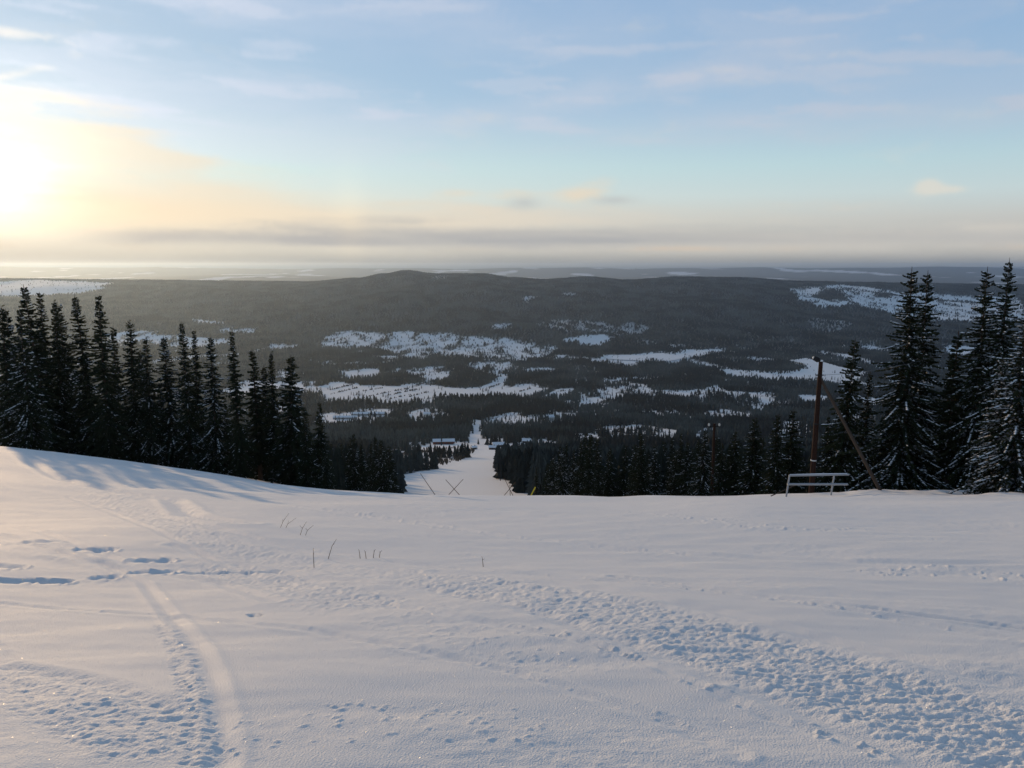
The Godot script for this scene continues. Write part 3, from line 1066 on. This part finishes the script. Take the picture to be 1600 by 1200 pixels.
const ORDINAL := ["first", "second", "third", "fourth", "fifth", "sixth", "seventh", "eighth", "ninth", "tenth", "eleventh", "twelfth", "thirteenth", "fourteenth", "fifteenth", "sixteenth", "seventeenth", "eighteenth", "nineteenth", "twentieth", "twenty-first", "twenty-second", "twenty-third", "twenty-fourth", "twenty-fifth", "twenty-sixth", "twenty-seventh", "twenty-eighth", "twenty-ninth", "thirtieth"]

# left row: [x, distance, height, kind, width]
const LEFT_ROW := [
	[-41.0, 66.0, 12.21, 9, 1.05],
	[-42.9, 70.0, 13.03, 2, 1.00],
	[-35.9, 60.0, 10.85, 2, 1.00, "snow-flecked"],
	[-38.2, 66.0, 14.16, 0, 1.00, "tallest pointed"],
	[-41.2, 72.0, 15.19, 1, 0.95, "tall"],
	[-37.8, 68.0, 13.47, 9, 1.05],
	[-38.0, 70.0, 13.95, 8, 1.00],
	[-34.4, 66.0, 13.69, 0, 1.00, "tall full"],
	[-32.1, 64.0, 13.27, 1, 0.95, "very tall narrow"],
	[-36.3, 74.0, 13.23, 7, 1.10, "thin sparse"],
	[-30.9, 66.0, 11.99, 8, 1.00],
	[-33.8, 74.0, 11.31, 3, 1.05],
	[-29.6, 66.0, 10.81, 8, 1.00],
	[-28.3, 67.0, 11.26, 2, 1.00],
	[-26.5, 66.0, 12.43, 0, 1.00, "tall full"],
	[-27.3, 70.0, 12.71, 1, 0.95],
	[-23.9, 65.0, 11.36, 2, 1.00, "snow-flecked"],
	[-21.7, 64.0, 11.88, 1, 0.95, "tall columnar"],
	[-20.8, 66.0, 11.04, 7, 1.10, "thin sparse-topped"],
	[-21.3, 70.0, 10.54, 3, 1.05],
	[-19.5, 66.0, 10.98, 9, 1.05],
	[-18.0, 65.0, 10.74, 3, 1.05],
	[-17.7, 66.0, 8.66, 6, 1.00],
	[-15.9, 62.0, 6.41, 6, 1.00, "short"],
	[-15.4, 64.0, 7.25, 6, 1.00, "slim"],
	[-14.0, 60.0, 3.76, 6, 1.00, "small"],
	[-13.1, 58.0, 2.17, 6, 1.00, "smallest"],
]
const RIGHT_TREES := [
	[24.3, 50.0, 14.16, 4, 0.95, "tall broad spruce, left one of the tall pair behind the brace"],
	[26.1, 51.5, 14.41, 10, 0.80, "tall dark spruce, right one of the tall pair behind the brace"],
	[26.7, 49.0, 10.14, 7, 1.50, "thin leaning spruce between the two tall right-hand pairs"],
	[27.7, 48.0, 13.70, 4, 0.85, "tall spruce, left one of the pair near the right edge"],
	[28.3, 47.0, 13.93, 10, 0.85, "tallest spruce near the right edge with a bare tip"],
	[26.4, 42.0, 9.52, 5, 1.10, "snow-laden spruce cut by the right edge of the view"],
	[26.1, 43.0, 7.33, 5, 0.85, "broad low snow-laden spruce in front of the right-edge pair"],
	[21.4, 52.0, 10.42, 3, 0.95, "slender spruce just right of the timber pole"],
	[22.8, 52.0, 8.23, 2, 0.95, "shorter spruce under the slanting brace"],
	[21.0, 53.0, 5.47, 2, 1.10, "low bushy spruce right behind the barrier"],
	[23.7, 51.0, 5.58, 2, 1.00, "small snowy spruce at the foot of the brace"],
	[17.8, 54.0, 5.79, 3, 1.10, "spruce left of the timber pole with snowy boughs"],
	[20.2, 58.0, 6.58, 6, 1.10, "dim spruce directly behind the timber pole, lower than it"],
	[17.4, 58.0, 6.02, 3, 1.15, "spruce left of the snowy one beside the timber pole"],
	[17.1, 62.0, 5.53, 6, 1.15, "dark pointed spruce right of the pole with insulators"],
	[14.8, 62.0, 5.53, 2, 1.10, "snow-flecked spruce left of the pole with insulators"],
	[15.7, 60.0, 4.42, 6, 1.10, "low spruce right behind the pole with insulators"],
	[14.5, 66.0, 5.09, 3, 1.10, "dark spruce second left of the pole with insulators"],
	[26.7, 56.0, 8.12, 1, 1.10, "dim spruce left behind the tall right-hand pair"],
	[29.9, 56.0, 10.26, 1, 1.10, "dim spruce right behind the tall right-hand pair"],
	[31.6, 55.0, 9.47, 0, 1.10, "dim spruce between the thin leaning one and the right-edge pair"],
]

func build_spruces() -> void:
	spruce_kinds = [
		[make_spruce(101, 13.0, 2.05, 0.22), 13.0],
		[make_spruce(102, 13.0, 1.75, 0.12), 13.0],
		[make_spruce(103, 11.0, 2.0, 0.42), 11.0],
		[make_spruce(104, 9.0, 1.7, 0.30), 9.0],
		[make_spruce(105, 13.5, 2.9, 0.55), 13.5],
		[make_spruce(106, 11.0, 3.0, 1.05), 11.0],
		[make_spruce(107, 8.0, 1.6, 0.15), 8.0],
		[make_spruce(108, 10.0, 1.0, 0.10, 0.12), 10.0],
		[make_spruce(109, 12.0, 2.3, 0.25), 12.0],
		[make_spruce(110, 12.0, 1.5, 0.18, 0.04), 12.0],
		[make_spruce(111, 13.0, 2.6, 0.6), 13.0],
	]
	var rng := RandomNumberGenerator.new()
	rng.seed = 5
	for i in LEFT_ROW.size():
		var t: Array = LEFT_ROW[i]
		var look: String = t[5] if t.size() > 5 else "dark narrow"
		place_spruce(t[3], t[0], t[1], t[2], rng.randf() * TAU, "%s spruce, %s from the left edge along the left crest" % [look, ORDINAL[i]], "spruces along the left crest", t[4])
	for t in RIGHT_TREES:
		place_spruce(t[3], t[0], t[1], t[2], rng.randf() * TAU, t[5], "spruces on the right of the slope", t[4])
	# the dimmer row behind the left crest
	for i in 34:
		var d := rng.randf_range(68.0, 92.0)
		var u := lerpf(-0.70, -0.235, (i + rng.randf()) / 34.0)
		var h := rng.randf_range(7.0, 10.0) * lerpf(1.0, 0.82, clampf((u + 0.7) / 0.46, 0, 1))
		h = minf(h, depth(u * d, d) - lerpf(0.10, 0.18, clampf((u + 0.7) / 0.46, 0, 1)) * d)
		place_spruce([0, 1, 2, 3, 8, 9][rng.randi() % 6], u * d, d, h, rng.randf() * TAU, "shorter dark spruce filling in behind the front row on the left crest", "back row of spruces on the left crest")
	# the stand below the crest on the left of the run
	var made := 0
	var tries := 0
	var spots := []
	while made < 46 and tries < 4000:
		tries += 1
		var d := rng.randf_range(78.0, 190.0)
		var p := piste_at(d)
		var x := p.x - rng.randf_range(0.5, 4.0 + 0.10 * d)
		if not apart(spots, Vector2(x, d), 2.6):
			continue
		made += 1
		place_spruce([1, 3, 6, 9][made % 4], x, d, minf(rng.randf_range(8.0, 12.0), depth(x, d) - (0.192 + 0.03 * rng.randf()) * d), rng.randf() * TAU, "dark spruce in the dense stand at the left edge of the ski run", "stand left of the ski run")
	made = 0
	tries = 0
	while made < 130 and tries < 9000:
		tries += 1
		var d := rng.randf_range(66.0, 190.0) if tries % 3 else rng.randf_range(66.0, 105.0)
		var p := piste_at(d)
		var x := p.y + 0.5 + rng.randf() * rng.randf() * (0.62 * d)
		if tries % 4 == 0:
			x = p.y + 0.5 + rng.randf() * 6.0
		if not apart(spots, Vector2(x, d), 2.9):
			continue
		made += 1
		var h := minf(rng.randf_range(6.4, 8.6) if d < 85.0 else rng.randf_range(8.0, 11.0), depth(x, d) - (0.203 + 0.03 * rng.randf()) * d)
		var where := "in the wood right behind the crest, left of the timber pole"
		if x < p.y + 7.0:
			where = "on the right edge of the ski run below the brow"
		elif d > 110.0:
			where = "deeper down the slope in the wood right of the ski run"
		elif x > 0.25 * d:
			where = "behind the barrier and timber pole on the right"
		place_spruce([1, 3, 6, 2, 8, 9][made % 6], x, d, h, rng.randf() * TAU, "dark spruce " + where, "wood right of the ski run")
	# the rest of the wood close below the crest, hardly seen between the others
	var places := []
	var tints := PackedColorArray()
	for i in 2600:
		var d := rng.randf_range(84.0, 195.0)
		var x := rng.randf_range(-0.78, 0.78) * d
		var p := piste_at(d)
		if x > p.x - 6.0 and x < p.y + 3.0 or not apart(spots, Vector2(x, d), 2.4):
			continue
		var h := minf(rng.randf_range(7.0, 10.0), depth(x, d) - 0.22 * d)
		places.append(Transform3D(Basis(Vector3.UP, rng.randf() * TAU).scaled(Vector3(h * 0.9, h, h * 0.9)), spot(x, d)))
		tints.append(Color(0.032, 0.038, 0.03))
	scatter("close_forest", far_tree_mesh(41, 12, 14), places, tints, "deep dark spruce wood directly behind the crest of the slope", mats.far_needles)


func apart(spots: Array, q: Vector2, least: float) -> bool:
	for s in spots:
		if absf(s.x - q.x) < least and absf(s.y - q.y) < least:
			return false
	spots.append(q)
	return true


# ---------------------------------------------------------------- lift pole, rail, sticks
func build_lift_things() -> void:
	var px := 17.4
	var pd := 46.0
	var o := base("lift_pole", spot(px, pd))
	tag(o, "brown timber pole with a lamp on top and a slanting brace on the right", "pole")
	put("shaft", rod([Vector3(-0.10, -0.6, 0), Vector3(-0.02, 4.0, 0), Vector3(0.06, 7.75, 0)], [0.165, 0.14, 0.115], 12), mats.pole_timber, o)
	var foot := spot(px + 4.2, pd) - spot(px, pd)
	put("brace", rod([foot + Vector3(0.0, -0.5, 0), Vector3(0.10, 6.75, 0.02)], [0.105, 0.08], 10), mats.grey_timber, o)
	put("cap", rod([Vector3(0.06, 7.75, 0), Vector3(0.06, 7.83, 0)], [0.13, 0.10], 12), mats.branch_snow, o)
	var arm := put("lamp_arm", rod([Vector3(0.12, 7.72, 0), Vector3(-0.28, 7.86, 0.06)], [0.05, 0.045], 8), mats.dark_metal, o)
	put("lamp_head", rod([Vector3(-0.02, 7.78, 0.04), Vector3(-0.14, 7.84, 0.05), Vector3(-0.40, 7.97, 0.06)], [0.07, 0.15, 0.12], 9), mats.dark_metal, arm)
	put("lamp_glass", rod([Vector3(-0.40, 7.97, 0.06), Vector3(-0.44, 7.99, 0.06)], [0.08, 0.06], 9), mats.insulator, arm)
	put("crossbar", rod([Vector3(-0.22, 6.98, 0.1), Vector3(0.22, 6.98, 0.1)], [0.035, 0.035], 6), mats.dark_metal, o)
	put("band", rod([Vector3(-0.025, 4.12, 0), Vector3(-0.022, 4.2, 0)], [0.155, 0.155], 12), mats.dark_metal, o)
	put("foot_band", rod([Vector3(-0.068, 2.0, 0), Vector3(-0.066, 2.06, 0)], [0.165, 0.165], 12), mats.insulator, o)
	# wire from the pole to the trees on the right
	var a := spot(px, pd) + Vector3(0.05, 6.98, 0.1)
	var b := Vector3(27.0, a.y + 0.95, -50.0)
	var pts := []
	var rad := []
	for i in 15:
		var t := i / 14.0
		pts.append(a.lerp(b, t) - Vector3(0, 0.9 * 4.0 * t * (1.0 - t) * 0.35, 0))
		rad.append(0.010)
	tag(put("cable", rod(pts, rad, 5), mats.wire), "thin sagging cable from the timber pole into the right-hand spruces", "cable")
	# rail of two bars on leaning posts
	var ra := Vector2(14.75, 42.5)
	var rb := Vector2(17.95, 42.5)
	var rail := base("barrier_rail", spot(ra.x, ra.y))
	tag(rail, "grey two-bar metal barrier standing before the timber pole", "barrier")
	var across := Vector3(rb.x - ra.x, 0.06, 0)
	for t in [0.0, 0.745]:
		var g := spot(lerpf(ra.x, rb.x, t), ra.y) - spot(ra.x, ra.y)
		put("post", rod([g + Vector3(-0.11, -0.3, 0), g + Vector3(0.03, 1.10 - g.y, 0)], [0.045, 0.045], 8), mats.rail_grey, rail)
	put("top_rail", rod([Vector3(0.0, 1.12, 0.0), across + Vector3(0.0, 1.12, 0)], [0.05, 0.05], 8), mats.rail_grey, rail)
	put("lower_rail", rod([Vector3(-0.08, 0.66, 0.05), across * 0.98 + Vector3(0.0, 0.60, 0.05)], [0.06, 0.06], 8), mats.rail_grey, rail)
	put("rail_snow", rod([Vector3(0.05, 1.175, 0.0), across * 0.5 + Vector3(0.0, 1.18, 0), across * 0.97 + Vector3(0.0, 1.175, 0)], [0.02, 0.032, 0.02], 6), mats.branch_snow, rail)
	put("strut", rod([Vector3(0.5, 0.62, -0.1), Vector3(-0.75, -0.15, -0.5)], [0.035, 0.03], 6), mats.grey_timber, rail)
	# a second pole further down
	var s := base("light_pole", spot(16.6, 66.0))
	tag(s, "dark pole with pale insulators among the spruces behind the crest", "pole")
	put("shaft", rod([Vector3(0, -0.5, 0), Vector3(0, 6.6, 0)], [0.13, 0.10], 9), mats.pole_timber, s)
	put("crossarm", rod([Vector3(-0.5, 6.35, 0), Vector3(0.5, 6.35, 0)], [0.05, 0.05], 7), mats.dark_metal, s)
	for k in [-0.45, 0.0, 0.4]:
		put("insulator", rod([Vector3(k, 6.38, 0), Vector3(k, 6.52, 0), Vector3(k, 6.6, 0)], [0.07, 0.09, 0.05], 8), mats.insulator, s)
	# lift tower far down the run
	var w := base("lift_tower", spot(-4.4, 300.0))
	tag(w, "slim dark lift tower at the right edge of the ski run", "lift tower")
	put("shaft", rod([Vector3(0, -0.5, 0), Vector3(0, 8.6, 0)], [0.18, 0.13], 8), mats.dark_metal, w)
	put("crossarm", rod([Vector3(-1.1, 8.5, 0), Vector3(0.5, 8.6, 0)], [0.10, 0.10], 6), mats.dark_metal, w)
	# crossed marker sticks at the brow
	var sticks := [
		[-5.0, 47.5, [[-0.45, 1.35, 0.5, -0.1]], "single leaning dark stick left of the crossed sticks on the brow"],
		[-3.45, 47.5, [[-0.5, 1.0, 0.5, -0.15], [0.55, 1.05, -0.5, -0.1]], "two crossed dark sticks marking the brow of the run"],
		[-0.15, 47.5, [[-0.3, 1.1, 0.3, -0.15], [0.35, 0.9, -0.45, -0.1], [0.02, 0.75, 0.05, -0.1]], "tangle of three crossed sticks near the yellow stake"],
	]
	for q in sticks:
		var c := base("marker_sticks", spot(q[0], q[1]))
		tag(c, q[3], "marker sticks", "marker sticks on the brow")
		var z := 0.0
		for g in q[2]:
			put("stick", rod([Vector3(g[0], g[1], z), Vector3(g[2], g[3], z)], [0.015, 0.02], 6), mats.twig, c)
			z += 0.06
	var y := base("marker_stake", spot(1.15, 47.0))
	tag(y, "short yellow stake leaning right on the brow before the dark wood", "stake")
	put("shaft", rod([Vector3(-0.16, -0.2, 0), Vector3(0.22, 0.55, 0)], [0.04, 0.04], 8), mats.stake_yellow, y)
	put("tip", rod([Vector3(0.22, 0.55, 0), Vector3(0.235, 0.58, 0)], [0.04, 0.012], 8), mats.stake_yellow, y)


# ---------------------------------------------------------------- houses at the foot of the slope
func house(called: String, x: float, d: float, turn: float, size: Vector3, roof_h: float, wall: Material, label: String, windows: int) -> Node3D:
	var o := base(called, spot(x, d) - Vector3(0, 0.3, 0), turn)
	tag(o, label, "building", "buildings in the valley")
	put("wall", block(Vector3(size.x, size.y + 0.3, size.z), Vector3(0, (size.y + 0.3) / 2.0, 0)), wall, o)
	var hx := size.x / 2.0 + 0.5
	var hz := size.z / 2.0 + 0.6
	var y0 := size.y + 0.22
	var v := PackedVector3Array()
	var th := 0.45
	for s in [-1.0, 1.0]:
		var a := Vector3(-hx, y0, s * hz)
		var b := Vector3(hx, y0, s * hz)
		var c := Vector3(hx, y0 + roof_h, 0)
		var e := Vector3(-hx, y0 + roof_h, 0)
		var up := Vector3(0, th, 0)
		v.append_array([a + up, e + up, c + up, a + up, c + up, b + up, a, b, c, a, c, e, a, a + up, b + up, a, b + up, b])
	for s in [-1.0, 1.0]:
		var a := Vector3(s * hx, y0, -hz)
		var b := Vector3(s * hx, y0, hz)
		var c := Vector3(s * hx, y0 + roof_h, 0)
		var up := Vector3(0, th, 0)
		v.append_array([a, b, b + up, a, b + up, a + up, a + up, b + up, c + up])
		v.append_array([a, c, b])
	var roof := put("roof", mesh_of(v), mats.branch_snow, o)
	put("chimney", block(Vector3(0.8, 1.4, 0.8), Vector3(size.x * 0.2, y0 + roof_h + 0.5, 0)), mats.grey_wall, roof)
	var win := block(Vector3(1.2, 1.2, 0.16), Vector3.ZERO)
	for i in windows:
		var k := put("window", win, mats.window_glass, o)
		k.position = Vector3(lerpf(-size.x * 0.4, size.x * 0.4, (i + 0.5) / windows), size.y * 0.6, size.z / 2.0 + 0.03)
	var door := put("door", block(Vector3(1.1, 2.1, 0.14), Vector3.ZERO), mats.grey_wall, o)
	door.position = Vector3(size.x * 0.46, 1.35, size.z / 2.0 + 0.03)
	return o


func build_village() -> void:
	house("lodge", -77, 905, 0.08, Vector3(24, 4.0, 9), 2.2, mats.red_wall, "long low red-brown lodge with snowy roof left of the run's foot", 6)
	house("hut", -19, 792, -0.1, Vector3(7, 2.6, 5), 1.4, mats.brown_wall, "small dark hut standing alone at the foot of the run", 1)
	house("lift_station", -14, 850, 0.15, Vector3(13, 3.2, 8), 2.0, mats.brown_wall, "dark lift station with a snowy roof behind the small hut", 3)
	house("cabin", 17, 930, -0.2, Vector3(9, 3.0, 7), 2.2, mats.brown_wall, "brown cabin at the right end of the snowy base area", 2)
	house("shed", -38, 800, 0.4, Vector3(5, 2.2, 4), 1.1, mats.brown_wall, "tiny shed beside the lane left of the small hut", 1)
	house("villa", 63, 1335, 0.3, Vector3(12, 6.0, 9), 3.5, mats.white_wall, "white house at the edge of the wood right of the lane", 4)
	house("barn", -290, 1400, 0.05, Vector3(40, 4.0, 12), 2.0, mats.grey_wall, "longest grey barn in the clearing beyond the left stand", 7)
	house("warehouse", -262, 1470, 0.05, Vector3(60, 4.0, 14), 2.0, mats.grey_wall, "wide pale warehouse behind the grey barn in the clearing", 9)
	house("farmhouse", -150, 1430, -0.3, Vector3(12, 5.0, 8), 3.0, mats.white_wall, "pale farmhouse in the small clearing left of the lane", 3)


	var lone := [
		[-47.0, 800.0, 8.0, "lone dark spruce beside the lane at the foot of the run"],
		[-38.0, 905.0, 7.0, "small spruce standing on open snow behind the tiny shed"],
		[-6.0, 820.0, 4.5, "low spruce at the right gable of the lift station"],
		[2.0, 835.0, 5.0, "low spruce right of the lift station on open snow"],
		[-96.0, 880.0, 9.0, "spruce standing left of the long red-brown lodge"],
		[8.0, 900.0, 6.0, "spruce standing between lift station and brown cabin"],
	]
	for q in lone:
		place_spruce(6, q[0], q[1], q[2], q[0], q[3], "lone spruces in the base area", 1.3)


# ---------------------------------------------------------------- twigs
func build_small_things() -> void:
	var rng := RandomNumberGenerator.new()
	rng.seed = 15
	var twigs := [
		[-4.54, 15.28, 0.36, 0.24, 2, "forked bare twig beside a row of lumps, leftmost in the foreground snow"],
		[-3.89, 14.37, 0.28, 0.16, 2, "short bare twig leaning right just right of the forked twig"],
		[-2.74, 10.86, 0.22, 0.0, 1, "straight upright twig, the nearest to the viewer"],
		[-2.77, 11.83, 0.24, 0.14, 1, "slanting twig behind the straight upright twig"],
		[-0.40, 10.96, 0.10, -0.02, 1, "tiny twig standing alone in the middle of the snow"],
		[-2.29, 11.86, 0.08, -0.02, 2, "pair of short stalks in the middle of the stalk row"],
		[-2.10, 11.88, 0.08, 0.04, 2, "pair of short stalks at the right end of the stalk row"],
	]
	for t in twigs:
		var o := base("bare_twig", spot(t[0], t[1]))
		tag(o, t[5], "twig", "twigs sticking out of the snow")
		for i in t[4]:
			var off := Vector3(i * 0.09, 0, 0)
			var h: float = t[2] * (1.0 - 0.25 * i)
			put("stalk", rod([off + Vector3(0, -0.08, 0), off + Vector3(t[3] * 0.5, h * 0.55, 0.01), off + Vector3(t[3] * (1.0 + 0.2 * i), h, 0)], [0.005, 0.004, 0.002], 5), mats.twig, o)
			var fork := off + Vector3(t[3] * 0.5, h * 0.55, 0.01)
			put("side_shoot", rod([fork, fork + Vector3(h * rng.randf_range(-0.25, 0.3), h * rng.randf_range(0.15, 0.3), h * rng.randf_range(-0.2, 0.2))], [0.003, 0.0015], 4), mats.twig, o)

	# loose ice crystals lying on the snow, tilted every way
	var mm := MultiMesh.new()
	mm.transform_format = MultiMesh.TRANSFORM_3D
	var plate := PackedVector3Array()
	for k in 4:
		plate.append_array([Vector3.ZERO, Vector3(cos(TAU * k / 6.0), 0, sin(TAU * k / 6.0)), Vector3(cos(TAU * (k + 1) / 6.0), 0, sin(TAU * (k + 1) / 6.0))])
	plate.append_array([Vector3.ZERO, Vector3(cos(TAU * 4 / 6.0), 0, sin(TAU * 4 / 6.0)), Vector3(cos(TAU * 5 / 6.0), 0, sin(TAU * 5 / 6.0))])
	plate.append_array([Vector3.ZERO, Vector3(cos(TAU * 5 / 6.0), 0, sin(TAU * 5 / 6.0)), Vector3(1, 0, 0)])
	mm.mesh = mesh_of(plate)
	mm.instance_count = 90000
	for i in mm.instance_count:
		var d := 2.2 + 12.0 * pow(rng.randf(), 1.4)
		var x := rng.randf_range(-1.0, 1.0) * (1.0 + 0.72 * d)
		var b := Basis(Vector3.UP, rng.randf() * TAU) * Basis(Vector3.RIGHT, acos(lerpf(0.45, 1.0, rng.randf())))
		var r := rng.randf_range(0.0007, 0.0015) * (1.0 + d * 0.08)
		mm.set_instance_transform(i, Transform3D(b.scaled(Vector3(r, r, r)), snow_at(x, d) + Vector3(0, r * 0.8 + 0.002, 0)))
	var ice := MultiMeshInstance3D.new()
	ice.name = "ice_crystals"
	ice.multimesh = mm
	ice.material_override = mats.ice
	add_child(ice)
	tag(ice, "loose ice crystals glinting on the snow surface", "ice", "", "stuff")
